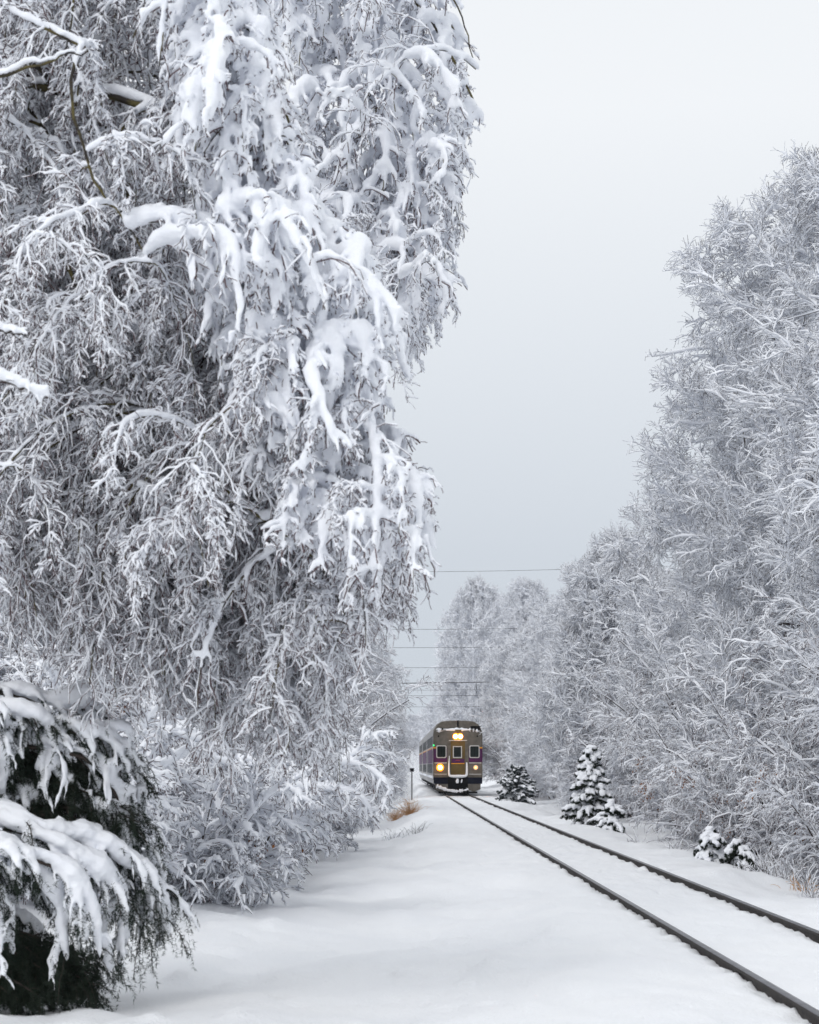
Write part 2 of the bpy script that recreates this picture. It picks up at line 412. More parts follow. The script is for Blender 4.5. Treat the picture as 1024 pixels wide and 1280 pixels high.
    q = MB(); q.box(.78, 1.40, -.10, .10, 4.10, 4.24, 'black'); q.box(1.05, 1.35, -.10, .08, 3.99, 4.12, 'black'); q.build('horn', t)
    q = MB(); q.box(-1.22, -1.02, -.06, .10, 4.02, 4.22, 'dark_steel'); q.box(-1.0, -.9, -.06, .1, 4.0, 4.12, 'black'); q.build('bell', t)
    q = MB(); q.box(-.045, .045, .10, .16, 4.20, 4.60, 'black'); q.build('aerial', t)
    q = MB(); q.box(-1.50, -.62, -.12, .01, .68, 1.06, 'blue_black'); q.box(.62, 1.50, -.12, .01, .68, 1.06, 'blue_black'); q.box(-.62, .62, -.10, .01, .40, 1.08, 'black'); q.build('bumper', t)
    q = MB(); q.box(-.16, .16, -.55, -.10, .70, .95, 'black'); cp = q.build('coupler', t)
    q = MB(); C = np.array([[(-.04, -.58, .72), (-.05, -.58, .84), (-.03, -.58, 1.0)], [(.19, -.5, .74), (.21, -.5, .84), (.24, -.5, .96)]], float)
    q.add(*tube_geo(C, np.array([[.07, .11, .05], [.03, .055, .03]]), 8), 'snow'); q.build('snow_crust', cp)
    q = MB(); q.extrude([(-.62, .10), (-.62, .42), (.62, .42), (.62, .10)], -.30, -.22, 'black'); q.box(-1.2, 1.2, -.2, .2, .09, .2, 'black'); q.build('pilot', t)
    C = catmull([(-1.33, -.13, .55), (-1.0, -.14, .42), (-.66, -.2, .30), (-.4, -.33, .26), (-.1, -.33, .22), (.2, -.33, .26), (.5, -.33, .30), (.62, -.3, .38)], 40)[None]
    q = MB(); q.add(*tube_geo(C, np.clip(np.linspace(.13, .05, 40) + .03 * rng.standard_normal((1, 40)), .015, .16), 7), 'snow'); q.build('snow_crust', t)
    q = MB(); q.disc_y(-1.50, -.04, 3.05, .05, 'lamp_green', y2=0.); q.build('signal_light', t)
train()
def glow(x, z, e):
    l = bpy.data.lights.new('lamp_light', 'POINT'); l.energy = e; l.color = (1., .50, .12); l.shadow_soft_size = .1
    o = bpy.data.objects.new('lamp_light', l); COL.objects.link(o); o.location = (TRACK_X + x, 128.5 - .35, z)
glow(-1.10, 1.685, 9); glow(0, 3.60, 10); glow(1.10, 1.685, 1.5)

# ------------------------------------------------------------------ bare snow-laden trees
def snow_add(b, P, R, rs, S=4, **k):
    C, r = snow_path(P, R, rs, **k); b.add(*tube_geo(C, r, S), 'snow')

def bare_tree(name, label, H, Rc, seed, zb=1.2, vase=(.14, .26), droop=.15, snow=1., stems=5, nl=60, fill=(240, 1150), n3=10, n4=7, rise=.16, leaf=0, group=None):
    """several stems, limbs, then sprays that fill an uneven dome, each from the nearest wood below and inside it"""
    global rng
    rng = np.random.default_rng(seed)
    t = thing(name, label, 'tree', group=group)
    ph = rng.random(8) * 6.28
    def reach(u, az):
        return Rc * np.sqrt(np.clip(1 - u ** 4, 0, 1)) * (.72 + .28 * np.clip(u / .25, 0, 1)) * (1 + .10 * np.sin(2 * az + 5 * u + ph[0]) + .09 * np.sin(3 * az - 9 * u + ph[1]) + .07 * np.sin(5 * az + 14 * u + ph[2]))
    K = 14; tr = []
    for f in range(stems):
        az = f * 6.28 / max(1, stems - 1) + rng.uniform(-.4, .4); lean = .07 if f == 0 else rng.uniform(*vase) * Rc / (.36 * H)
        top = H * (.97 if f == 0 else .80 + .12 * rng.random()); z = np.linspace(-.4, top, K); zz = np.maximum(z, 0)
        wob = np.cumsum(rng.standard_normal((K, 2)) * .10, 0); off = lean * zz * (1.15 - .45 * zz / H)
        tr.append(np.stack([np.cos(az) * off + wob[:, 0] - wob[0, 0], np.sin(az) * off + wob[:, 1] - wob[0, 1], z], 1))
    P0 = np.array(tr); R0 = np.tile(.0080 * H * np.linspace(1, .02, K) ** 1.3 + .006, (stems, 1))
    P1, R1 = grow(P0, R0, nl // stems, .10, .95, lambda q: Rc * .55 * (1 - .4 * q ** 2), lambda q: 1.2 - .6 * q, 9, droop, .34, up=.15, flat=0., rr=.42, rtip=.25)
    skel = np.concatenate([P0[:, 1:].reshape(-1, 3), P1.reshape(-1, 3)]); srad = np.concatenate([R0[:, 1:].ravel(), R1.ravel()])
    rounds = []
    for n, pw in zip(fill, (.55, .36)):
        u = rng.random(n) ** .85; az = rng.random(n) * 6.283; rho = reach(u, az) * rng.random(n) ** pw
        Q = np.stack([np.cos(az) * rho, np.sin(az) * rho, zb + u * (H - zb) + .25 * rng.standard_normal(n)], 1)
        best = np.empty(n, int); rs = np.hypot(skel[:, 0], skel[:, 1]); rq = np.hypot(Q[:, 0], Q[:, 1])
        for k in range(0, n, 150):
            D = np.linalg.norm(Q[k:k + 150, None] - skel[None], axis=-1) + 1.3 * np.maximum(0, skel[None, :, 2] - Q[k:k + 150, None, 2]) + .9 * np.maximum(0, rs[None] - rq[k:k + 150, None])
            best[k:k + 150] = D.argmin(1)
        A = skel[best]; dist = np.linalg.norm(Q - A, axis=1); ok = (dist > .12) & (dist < 4); A, Q, dist, best = A[ok], Q[ok], dist[ok], best[ok]
        mid = (A + Q) / 2 + Z * (rise * dist)[:, None] * rng.uniform(-.4, 1, len(Q))[:, None] + rng.standard_normal(Q.shape) * (.11 * dist)[:, None]
        tt = np.linspace(0, 1, 7)[None, :, None]
        P = (1 - tt) ** 2 * A[:, None] + 2 * tt * (1 - tt) * mid[:, None] + tt ** 2 * Q[:, None]
        P[:, 1:] += rng.standard_normal(P[:, 1:].shape) * (.022 * dist)[:, None, None]
        R = np.minimum(srad[best] * .6, .005 + .010 * dist)[:, None] * np.linspace(1, .35, 7)[None] + .002
        rounds.append((P, R)); skel = np.concatenate([skel, P[:, 1:].reshape(-1, 3)]); srad = np.concatenate([srad, R[:, 1:].ravel()])
    P2 = np.concatenate([r[0] for r in rounds]); R2 = np.concatenate([r[1] for r in rounds])
    P3, R3 = grow(P2, R2, n3, .12, 1., lambda q: .62 - .2 * q, .75, 4, droop * 1.2, .55, up=.10, flat=.2, rr=.6, rtip=.5)
    P4, R4 = grow(P3, R3, n4, .1, 1., .52, .70, 3, droop * 1.2, .5, up=.08, flat=.1, rr=.7, rtip=.6, pw=.35, lmin=.08)
    b = MB(); b.add(*tube_geo(P0, R0, 9), 'bark'); b.add(*tube_geo(P1, R1, 5), 'bark')
    snow_add(b, P1, R1, .040 * snow, 5, vert=.12, miss=.08, var=.3)
    for side in range(3):
        C, r = snow_path(P0, R0, .05, vert=1., wind=.9, var=.3, miss=.1); b.add(*tube_geo(C, np.minimum(r * 1.6, R0 * 1.15 + .015), 7), 'snow')
    b.build('trunk', t)
    b = MB()
    for P, R, S, rs, kk in ((P2, R2 * 1.2, 4, .033, 5), (P3, R3, 3, .0205, 4), (P4, R4, 3, .0132, 3)):
        R = np.maximum(R, .0042); b.add(*tube_geo(P, R, S), 'twig')
        snow_add(b, P, R, rs * snow, kk, vert=.50 if S == 3 else .3, miss=.06, var=.42, lift=.30 if S == 3 else .55)
    b.build('crown', t)
    if leaf: leaves(P3, leaf, t)
    return t

def leaves(P, n, parent, size=.060, zmax=None):
    """brown leaves that stayed on, hanging from some of the twigs"""
    base = P[rng.integers(0, len(P), max(3, n // 25))]
    c = base[rng.integers(0, len(base), n), rng.integers(0, P.shape[1], n)] + rng.standard_normal((n, 3)) * np.array([.10, .10, .09])
    d = norm(rng.standard_normal((n, 3)) * .5 - Z); s = norm(np.cross(d, rng.standard_normal((n, 3))))
    L = size * (.7 + .6 * rng.random((n, 1)))
    V = np.stack([c, c + d * L * .5 + s * L * .38, c + d * L * 1.1, c + d * L * .5 - s * L * .38], 1)
    b = MB(); b.add(V, np.arange(n * 4).reshape(n, 4), 'dead_leaf', False)
    return b.build('dead_leaves', parent)

def shrub(name, label, H, Rd, seed, stems=22, n2=12, n3=8, n4=7, snow=1.3, droop=.9, leaf=0, group=None, low=.3):
    global rng
    rng = np.random.default_rng(seed)
    t = thing(name, label, 'shrub', group=group)
    a = rng.random(stems) * 6.28; K = 10
    L = H * (low + (1.35 - low) * rng.random(stems))
    d = norm(np.stack([np.cos(a) * Rd / H * .55, np.sin(a) * Rd / H * .55, np.ones(stems)], 1) + .12 * rng.standard_normal((stems, 3)))
    p = np.stack([np.cos(a), np.sin(a), a * 0], 1) * rng.random((stems, 1)) * Rd * .35 - [0, 0, .25]
    P0 = np.empty((stems, K, 3))
    for k in range(K):
        P0[:, k] = p; p = p + d * (L / (K - 1))[:, None]
        out = np.stack([np.cos(a), np.sin(a), a * 0], 1)
        d = norm(d + (out * .55 * Rd / H - Z * droop + .22 * rng.standard_normal(d.shape)) / (K - 1) * (.4 + 1.6 * k / K))
    R0 = (.007 * L)[:, None] * np.linspace(1, .25, K)[None] + .002
    P2, R2 = grow(P0, R0, n2, .12, 1., .38, .70, 6, droop * .8, .5, up=.12, flat=.1, rr=.55, rtip=.4, pw=.5, lmin=.25)
    P3, R3 = grow(P2, R2, n3, .1, 1., .42, .75, 4, droop * .8, .6, flat=.1, rr=.6, rtip=.5, pw=.4, lmin=.12)
    P4, R4 = grow(P3, R3, n4, .1, 1., .50, .65, 3, droop * .8, .5, flat=.1, rr=.7, rtip=.6, pw=.3, lmin=.08)
    b = MB(); b.add(*tube_geo(P0, R0, 6), 'bark'); snow_add(b, P0, R0, .034 * snow, 6, vert=.2, var=.3); b.build('trunk', t)
    b = MB()
    for P, R, S, rs, kk in ((P2, R2, 4, .029, 5), (P3, R3, 3, .0200, 4), (P4, R4, 3, .0132, 3)):
        R = np.maximum(R, .0055); b.add(*tube_geo(P, R, S), 'mauve_twig'); snow_add(b, P, R, rs * snow, kk, vert=.40, miss=.10, var=.4, lift=.40)
    b.build('crown', t)
    if leaf: leaves(P3, leaf, t)
    return t

# ------------------------------------------------------------------ conifers
def needles(P, per, ln, mtl, b, spread=.9, nw=.07):
    N, K, _ = P.shape
    n = N * per; bi = np.repeat(np.arange(N), per); f = rng.random(n) * (K - 1.001); i = f.astype(int); w = (f - i)[:, None]
    c = P[bi, i] * (1 - w) + P[bi, i + 1] * w; T = norm(P[bi, i + 1] - P[bi, i])
    d = norm(T * (1.1 - .5 * spread) + spread * norm(rng.standard_normal((n, 3)))); s = norm(np.cross(d, rng.standard_normal((n, 3))))
    L = ln * (.7 + .6 * rng.random((n, 1)))
    V = np.stack([c - s * L * nw, c + s * L * nw, c + d * L], 1)
    q = np.arange(n)[:, None] * 3
    b.add(V, np.concatenate([q, q + 1, q + 2, q + 2], 1), mtl, False)

def conifer(name, label, H, Rb, seed, tiers=9, per=7, droop=.9, snow=1., mtl='needle', group=None, ndl=55, vox=.02, bare=0., nl=0., nw=.07, dens=1., bush=False):
    global rng
    rng = np.random.default_rng(seed)
    t = thing(name, label, 'tree', group=group)
    K = 10
    P0 = np.stack([np.zeros(K), np.zeros(K), np.linspace(-.3, H, K)], 1)[None]; R0 = np.linspace(.014 * H + .012, .006, K)[None]
    b = MB(); b.add(*tube_geo(P0, R0, 8), 'bark'); b.build('trunk', t)
    n1 = tiers * per
    P1, R1 = grow(P0, R0, n1, .12, .99, lambda q: Rb * (np.sqrt(1.03 - q * q) if bush else (1.12 - q) ** .85 * 1.05), lambda q: 1.35 - .35 * q, 9, droop, .08, up=.10, flat=0., rr=.35, rtip=.3)
    P2, R2 = grow(P1, R1, 13, .15, 1., .27, .75, 6, droop * 1.2, .16, flat=.75, rr=.55, rtip=.4, pw=.5, lmin=.10)
    P3, R3 = grow(P2, R2, 7, .1, 1., .50, .65, 4, droop * 1.3, .2, flat=.4, rr=.6, rtip=.5, pw=.4, lmin=.05)
    b = MB(); b.add(*tube_geo(P1, R1, 5), 'bark')
    for P, R, pr in ((P1, R1, int(ndl * 1.6)), (P2, R2, ndl), (P3, R3, int(ndl * .55))):
        if P is not P1: b.add(*tube_geo(P, np.maximum(R, .002), 3), 'bark')
        needles(P, max(3, int(pr * dens)), nl or .028 + .006 * H ** .5, mtl, b, nw=nw)
    b.build('crown', t)
    m1 = P1[:, 0, 2] > bare; m2 = (P2[:, 0, 2] > bare) & (rng.random(len(P2)) < .75); m3 = (P3[:, 0, 2] > bare) & (rng.random(len(P3)) < .3)
    parts = []
    for P, R, rs, sel in ((P1, R1, .056, m1), (P2, R2, .040, m2), (P3, R3, .020, m3)):
        if not sel.any(): continue
        C, r = snow_path(P[sel], R[sel], rs * snow, vert=.45, var=.22, start=.9, end=.5)
        parts.append(tube_geo(*capped(C, r), 8, .8))
    V = np.concatenate([p[0] for p in parts]); off = np.cumsum([0] + [len(p[0]) for p in parts[:-1]])
    F = np.concatenate([p[1] + o for p, o in zip(parts, off)])
    b = MB(); b.add(*remesh(V, F, vox, 3), 'snow'); b.build('snow_load', t)
    return t

# ------------------------------------------------------------------ big weeping trees on the left
def in_poly(p, poly):
    x, y = p; c = False; j = len(poly) - 1
    for i in range(len(poly)):
        xi, yi = poly[i]; xj, yj = poly[j]
        if (yi > y) != (yj > y) and x < (xj - xi) * (y - yi) / (yj - yi) + xi: c = not c
        j = i
    return c

def weeping(name, label, trunk, limbs, zones, seed, depth, spread, heavy, r_snow, vox, mats=('moss_bark', 'mauve_twig'), n3=14, n4=5, hang=(.35, .8), maxlen=1.5, k_snow=1.):
    """trunk and limbs are placed by hand; sprays then fill the crown, each arching from the nearest limb and hanging"""
    global rng
    rng = np.random.default_rng(seed)
    t = thing(name, label, 'tree')
    KL = 22
    PL = np.array([catmull([at(*q) for q in l[0]], KL) for l in limbs])
    RL = np.array([np.linspace(l[1], l[1] * .3, KL) for l in limbs])
    PL += np.cumsum(rng.standard_normal(PL.shape) * .012, 1)
    PT = np.array([catmull(q[0], 16) for q in trunk]); RT = np.array([np.linspace(q[1], q[2], 16) for q in trunk])
    skel = PL.reshape(-1, 3); srad = RL.ravel()
    rounds = []
    for rd, (cnt, scale) in enumerate(((.22, 1.), (1., .62))):
        pts, hv = [], []
        for poly, n, dd, ds, hvy in zones:
            xs = [p[0] for p in poly]; ys = [p[1] for p in poly]; k = 0; n = int(n * cnt)
            while k < n:
                p = (rng.uniform(min(xs), max(xs)), rng.uniform(min(ys), max(ys)))
                if in_poly(p, poly):
                    pts.append(at(p[0], p[1], dd + ds * rng.standard_normal())); hv.append(hvy * rng.uniform(.6, 1.25)); k += 1
        Q = np.array(pts); hv = np.array(hv)
        best = np.empty(len(Q), int)
        for s in range(0, len(Q), 200):
            D = np.linalg.norm(Q[s:s + 200, None] - skel[None], axis=-1) + 1.5 * np.maximum(0, Q[s:s + 200, None, 2] - skel[None, :, 2])
            best[s:s + 200] = D.argmin(1)
        A = skel[best]; dist = np.linalg.norm(Q - A, axis=1)
        ok = (dist < maxlen) & (dist > .06); A, Q, hv, dist, best = A[ok], Q[ok], hv[ok], dist[ok], best[ok]
        mid = (A + Q) / 2 + Z * (.28 * dist)[:, None] + rng.standard_normal(Q.shape) * (.10 * dist)[:, None]
        K = 12; hg = rng.uniform(*hang, len(Q)) * scale
        tt = np.linspace(0, 1, 8)[None, :, None]
        B = (1 - tt) ** 2 * A[:, None] + 2 * tt * (1 - tt) * mid[:, None] + tt ** 2 * Q[:, None]
        d = norm(B[:, -1] - B[:, -2]); p = B[:, -1]; ext = []
        for k in range(4):
            d = norm(d + [0, 0, -.75] + .22 * rng.standard_normal(d.shape)); p = p + d * (hg / 4)[:, None]; ext.append(p)
        P = np.concatenate([B, np.stack(ext, 1)], 1)
        r0 = np.minimum(srad[best] * .65, .007 + .009 * (dist + hg)) * (1 if rd == 0 else .8)
        R = r0[:, None] * np.linspace(1, .3, K)[None] + .0015
        rounds.append((P, R, hv))
        skel = np.concatenate([skel, P[:, :10].reshape(-1, 3)]); srad = np.concatenate([srad, R[:, :10].ravel()])
    P1 = np.concatenate([r[0] for r in rounds]); R1 = np.concatenate([r[1] for r in rounds]); H1 = np.concatenate([r[2] for r in rounds])
    P2, R2 = grow(P1, R1, n3, .12, 1., .25, .95, 7, 1.25, .95, up=.05, flat=0., rr=.6, rtip=.45, pw=.2, lmin=.10); H2 = np.repeat(H1, n3)
    k2 = rng.random(len(P2)) < np.where(H2 > .55, .6, 1.); P2, R2, H2 = P2[k2], np.maximum(R2[k2], .0045), H2[k2]
    P3, R3 = grow(P2, R2, n4, .12, 1., .48, .8, 4, 1.0, .8, flat=0., rr=.7, rtip=.6, pw=.3, lmin=.05); H3 = np.repeat(H2, n4)
    k3 = rng.random(len(P3)) < np.where(H3 > .55, .4, 1.); P3, R3, H3 = P3[k3], np.maximum(R3[k3], .0033), H3[k3]
    b = MB(); b.add(*tube_geo(PT, RT, 10), mats[0]); b.add(*tube_geo(PL, RL, 8), mats[0]); b.build('trunk', t)
    b = MB()
    b.add(*tube_geo(P1, R1, 5), mats[0]); b.add(*tube_geo(P2, np.maximum(R2, .0028), 4), mats[1]); b.add(*tube_geo(P3, np.maximum(R3, .0022), 3), mats[1])
    C, r = snow_path(P3, R3, .0070 * k_snow * (.75 + .5 * H3), vert=.53, miss=.14, var=.42, lift=.43); b.add(*tube_geo(C, r, 5), 'snow')
    light = H2 < .55
    if light.any():
        C, r = snow_path(P2[light], R2[light], .0104 * k_snow * (.7 + .6 * H2[light]), vert=.5, miss=.10, var=.35, lift=.45); b.add(*tube_geo(C, r, 6), 'snow')
    b.build('crown', t)
    parts = []
    C, r = snow_path(PL, RL, r_snow * (.25 + .70 * RL[:, 0] / .034), vert=.08, var=.18, start=1., end=.7); r = r * np.linspace(1.1, .45, KL); parts.append(tube_geo(*capped(C, r), 10))
    C, r = snow_path(P1, R1, r_snow * (.12 + 1.3 * H1 ** 1.3), vert=.32, var=.20, start=.9, end=.4); parts.append(tube_geo(*capped(C, r), 8))
    if (~light).any():
        s = ~light
        C, r = snow_path(P2[s], R2[s], r_snow * (.10 + .52 * H2[s]), vert=.42, var=.3, start=.9, end=.4); parts.append(tube_geo(*capped(C, r), 7))
    V = np.concatenate([p[0] for p in parts]); off = np.cumsum([0] + [len(p[0]) for p in parts[:-1]])
    F = np.concatenate([p[1] + o for p, o in zip(parts, off)])
    b = MB(); b.add(*remesh(V, F, vox, 3), 'snow'); b.build('snow_load', t)
    return t

weeping('weeping_tree', 'large weeping tree bowed with thick snow, filling the left side nearest the camera', 
    [([(-4.6, 16.4, -.5), (-4.5, 16.3, 2), (-4.3, 16.2, 5), (-4.1, 16, 7.2), (-3.6, 16, 9)], .22, .08)],
    [([(-200, 70, 16), (0, 106, 16), (110, 112, 15.8), (215, 150, 15.6), (280, 215, 15.4), (345, 262, 15.2), (400, 292, 15.1), (455, 345, 15), (492, 410, 15)], .034),
     ([(60, 106, 16), (110, 130, 16.1), (148, 190, 16.2), (160, 260, 16.2), (200, 340, 16), (250, 420, 15.9), (330, 455, 15.6), (400, 500, 15.3), (470, 560, 15.2), (525, 650, 15.2)], .026),
     ([(-60, 95, 16), (20, 125, 16), (60, 170, 15.9), (80, 240, 15.8), (90, 340, 15.6), (150, 440, 15.5), (220, 560, 15.4), (300, 640, 15.3), (380, 700, 15.3), (430, 790, 15.3)], .022),
     ([(-200, -60, 16.5), (0, -90, 16), (160, -80, 15.4), (270, -30, 15), (320, 30, 14.9), (352, 100, 14.9), (372, 180, 14.9)], .03),
     ([(-160, 150, 15), (-60, 125, 14.6), (0, 98, 14.4), (40, 82, 14.3), (75, 64, 14.3), (105, 62, 14.3)], .016),
     ([(100, 60, 14.6), (92, 120, 14.4), (112, 220, 14.4), (148, 272, 14.4), (180, 330, 14.4)], .014),
     ([(-160, 300, 16.5), (-40, 330, 16.6), (60, 400, 16.8), (140, 500, 17), (210, 620, 17), (290, 720, 17), (360, 800, 17), (405, 900, 17)], .024),
     ([(-160, 420, 17), (-60, 450, 17.2), (20, 520, 17.4), (90, 640, 17.6), (160, 740, 17.8), (230, 820, 18), (290, 890, 18)], .022),
     ([(-160, 560, 17.5), (-60, 590, 17.6), (20, 680, 17.8), (70, 760, 18), (110, 820, 18)], .018),
     ([(230, 165, 15.6), (300, 150, 15.2), (350, 170, 15), (385, 230, 15)], .016),
     ([(280, 215, 15.4), (300, 300, 15), (340, 390, 14.8), (400, 450, 14.7), (440, 520, 14.7)], .018)],
    [([(200, -60), (300, -60), (345, 40), (370, 150), (375, 230), (300, 240), (235, 130)], 120, 15.0, .45, .95),
     ([(260, 220), (390, 265), (465, 335), (495, 410), (470, 470), (380, 500), (300, 420), (250, 320)], 170, 15.0, .5, 1.),
     ([(300, 420), (420, 440), (480, 520), (520, 590), (535, 650), (500, 700), (430, 690), (350, 620), (290, 520)], 190, 15.2, .55, .72),
     ([(-40, -60), (200, -60), (235, 130), (260, 220), (250, 320), (120, 290), (-40, 280)], 190, 16.5, .9, .44),
     ([(-40, 280), (120, 290), (250, 320), (300, 430), (300, 620), (140, 640), (-40, 640)], 300, 16.6, 1.0, .36),
     ([(-40, 640), (140, 640), (290, 520), (350, 620), (430, 690), (500, 700), (500, 720), (425, 740), (420, 840), (330, 810), (200, 770), (60, 750), (-40, 740)], 390, 17.0, .9, .42),
     ([(180, 770), (330, 800), (418, 830), (408, 900), (330, 880), (240, 840)], 220, 17.4, .7, .50)],
    3, 16, .6, 1., .045, .014, n3=21, n4=8)

weeping('weeping_tree', 'second weeping tree behind the bowed one, its crown hanging against the pale sky',
    [([(-5.6, 22.5, -.5), (-5.5, 22.4, 3), (-5.2, 22.2, 6), (-4.6, 22, 9), (-3.8, 22, 11)], .22, .09)],
    [([(-60, -160, 22), (150, -200, 21.6), (320, -150, 21.3), (440, -60, 21), (530, 20, 21), (585, 130, 21)], .034),
     ([(-60, -60, 22), (150, -60, 21.8), (300, 0, 21.5), (420, 60, 21.3), (500, 170, 21.2), (550, 300, 21.2)], .03),
     ([(-60, 60, 22), (150, 110, 21.8), (300, 170, 21.5), (420, 240, 21.3), (480, 320, 21.2), (545, 370, 21.2)], .026),
     ([(440, -60, 21), (500, -60, 20.8), (560, 0, 20.7), (580, 90, 20.7)], .016)],
    [([(340, -70), (560, -70), (572, 20), (582, 100), (590, 165), (570, 230), (500, 200), (420, 210), (360, 130)], 190, 21.1, .5, .72),
     ([(360, 130), (420, 210), (500, 200), (570, 230), (562, 330), (545, 385), (510, 400), (450, 300), (385, 260)], 150, 21.2, .5, .62),
     ([(430, 250), (520, 330), (545, 400), (500, 430), (470, 360)], 40, 21.1, .4, .7)],
    4, 21, .6, 1., .060, .021, n3=15, n4=6, hang=(.25, .65), k_snow=1.15)

# ------------------------------------------------------------------ spruce at the bottom left
def big_spruce():
    global rng
    rng = np.random.default_rng(21)
    t = thing('spruce_tree', 'dark spruce with thick snow on drooping boughs at the bottom left corner', 'tree')
    tx, ty = -3.95, 17.0; z0 = float(ground_z(tx, ty))
    TP = np.array([[(tx + .03 * math.sin(k), ty, z0 - .2 + k * .42) for k in range(10)]]); TR = np.linspace(.10, .02, 10)[None]
    ridges = [[(-30, 895), (10, 896), (32, 930), (28, 985)], [(30, 880), (52, 888), (68, 920), (72, 962)], [(60, 885), (86, 905), (95, 945), (122, 985)],
              [(95, 868), (128, 872), (142, 915), (150, 968)], [(120, 905), (158, 915), (188, 940), (204, 985)], [(140, 940), (168, 985), (184, 1035), (192, 1085)],
              [(60, 1040), (108, 1042), (138, 1062), (148, 1095)], [(0, 1062), (55, 1078), (98, 1112), (110, 1190)], [(20, 1066), (85, 1078), (130, 1118), (152, 1195)],
              [(80, 1052), (135, 1082), (168, 1122), (178, 1178)], [(140, 1052), (182, 1072), (212, 1098), (226, 1140)], [(-40, 1066), (-5, 1078), (22, 1110), (24, 1168)],
              [(160, 1028), (192, 1072), (206, 1120), (202, 1165)], [(-60, 930), (-20, 945), (0, 985), (-2, 1030)], [(100, 985), (140, 1000), (158, 1035), (160, 1065)],
              [(20, 960), (40, 968), (52, 985), (56, 1005)]]
    dep = [14.9, 15.2, 15.1, 15.6, 15.3, 15.3, 14.9, 14.5, 14.45, 14.8, 15.1, 14.4, 15.4, 14.8, 15.5, 15.4]
    K = 14; P1 = []
    for r, d in zip(ridges, dep):
        p = [at(q[0] - 26 + rng.uniform(-7, 7), q[1] + 12 * (q[1] < 1000) + rng.uniform(-7, 7), d + 1.45 + .12 * i) for i, q in enumerate(r)]
        P1.append(catmull([(tx, ty, p[0][2] + .10), (tx * .55 + p[0][0] * .45, ty * .55 + p[0][1] * .45, p[0][2] + .12)] + p, K))
    for k in range(26):                                            # snowy boughs on the far side and above
        a = rng.uniform(.2, 2.9) + (0 if k % 2 else 1.2); h = rng.uniform(.7, 1.7); L = (1.8 - .42 * h) * rng.uniform(.8, 1.1)
        c, s_ = math.cos(a), math.sin(a) * .9
        P1.append(catmull([(tx, ty, z0 + h), (tx + c * L * .4, ty + s_ * L * .4, z0 + h + .1), (tx + c * L * .8, ty + s_ * L * .8, z0 + h - .08), (tx + c * L, ty + s_ * L, z0 + h - .45)], K))
    ns = len(P1)
    for k in range(70):                                            # shaded boughs without snow
        low = k % 2
        px, py = (rng.uniform(-40, 128), rng.uniform(1200, 1256)) if low else (rng.uniform(-20, 175), rng.uniform(945, 1110))
        q = at(px, py, rng.uniform(16.4, 17.0) if low else rng.uniform(16.6, 17.3)); q[2] = max(q[2], z0 + .10)
        zs = max(q[2] + rng.uniform(.05, .35), z0 + .25)
        P1.append(catmull([(tx, ty, zs), (tx * .6 + q[0] * .4, ty * .6 + q[1] * .4, zs + .06), (tx * .25 + q[0] * .75, ty * .25 + q[1] * .75, (zs + q[2]) / 2 + .05), q], K))
    P1 = np.array(P1); R1 = np.tile(np.linspace(.022, .006, K), (len(P1), 1))
    P2, R2 = grow(P1, R1, 22, .25, 1., .15, .80, 6, 1.5, .45, flat=.45, rr=.5, rtip=.4, pw=.1, lmin=.08)
    own = np.repeat(np.arange(len(P1)), 22)
    P3, R3 = grow(P2, R2, 7, .1, 1., .55, .65, 4, 1.6, .3, flat=.3, rr=.6, rtip=.5, pw=.3, lmin=.05)
    b = MB(); b.add(*tube_geo(TP, TR, 10), 'bark'); b.build('trunk', t)
    b = MB(); b.add(*tube_geo(P1, R1, 5), 'bark'); b.add(*tube_geo(P2, np.maximum(R2, .003), 3), 'bark')
    needles(P1, 110, .045, 'needle', b); needles(P2, 60, .042, 'needle', b); needles(P3, 34, .038, 'needle', b)
    b.build('crown', t)
    parts = []
    C, r = snow_path(P1[:ns], R1[:ns], .074, vert=.55, var=.26, start=.5, end=.5); r = r * rng.uniform(.5, 1.5, r.shape); parts.append(tube_geo(*capped(C, r), 10, .85))
    sel = (own < ns) & (rng.random(len(own)) < .72)
    C, r = snow_path(P2[sel], R2[sel], .043, vert=.42, var=.5, start=1., end=.5); parts.append(tube_geo(*capped(C, r), 8, .9))
    s3 = np.repeat(sel, 7) & (rng.random(len(P3)) < .30)
    C, r = snow_path(P3[s3], R3[s3], .019, vert=.5, var=.3); parts.append(tube_geo(*capped(C, r), 6))
    V = np.concatenate([p[0] for p in parts]); off = np.cumsum([0] + [len(p[0]) for p in parts[:-1]])
    F = np.concatenate([p[1] + o for p, o in zip(parts, off)])
    b = MB(); b.add(*remesh(V, F, .013, 3), 'snow'); b.build('snow_load', t)
big_spruce()

# ------------------------------------------------------------------ right-hand wood
TA = bare_tree('bare_tree', 'tallest snow covered bare tree on the right, spreading beyond the edge of the photo', 16.5, 5.6, 31)
TB = bare_tree('bare_tree', 'broad snow covered bare tree leaning out over the right side of the track', 16.5, 5.4, 32, droop=.20)
TC = bare_tree('bare_tree', 'fan shaped frosted tree with upright dark twigs, standing above the lower trees on the right', 10.0, 3.1, 33, droop=.0, rise=.05, zb=.8, fill=(160, 800))
TD = bare_tree('bare_tree', 'snow covered bare tree with a loose drooping crown on the right of the track', 10.5, 4.2, 34, droop=.32, zb=.6, fill=(180, 900))
SA = shrub('snowy_shrub', 'low shrub arched over by snow behind the spruce on the left', 2.5, 1.9, 41, snow=1.6, leaf=150)
SB = shrub('snowy_shrub', 'twiggy shrub with brown leaves at the foot of the right hand trees', 3.4, 2.2, 42, leaf=1300, snow=1.1)
SC = shrub('snowy_shrub', 'tall arching shrub white with snow beside the right rail', 4.6, 2.6, 43, stems=18, snow=1.0, droop=.75)

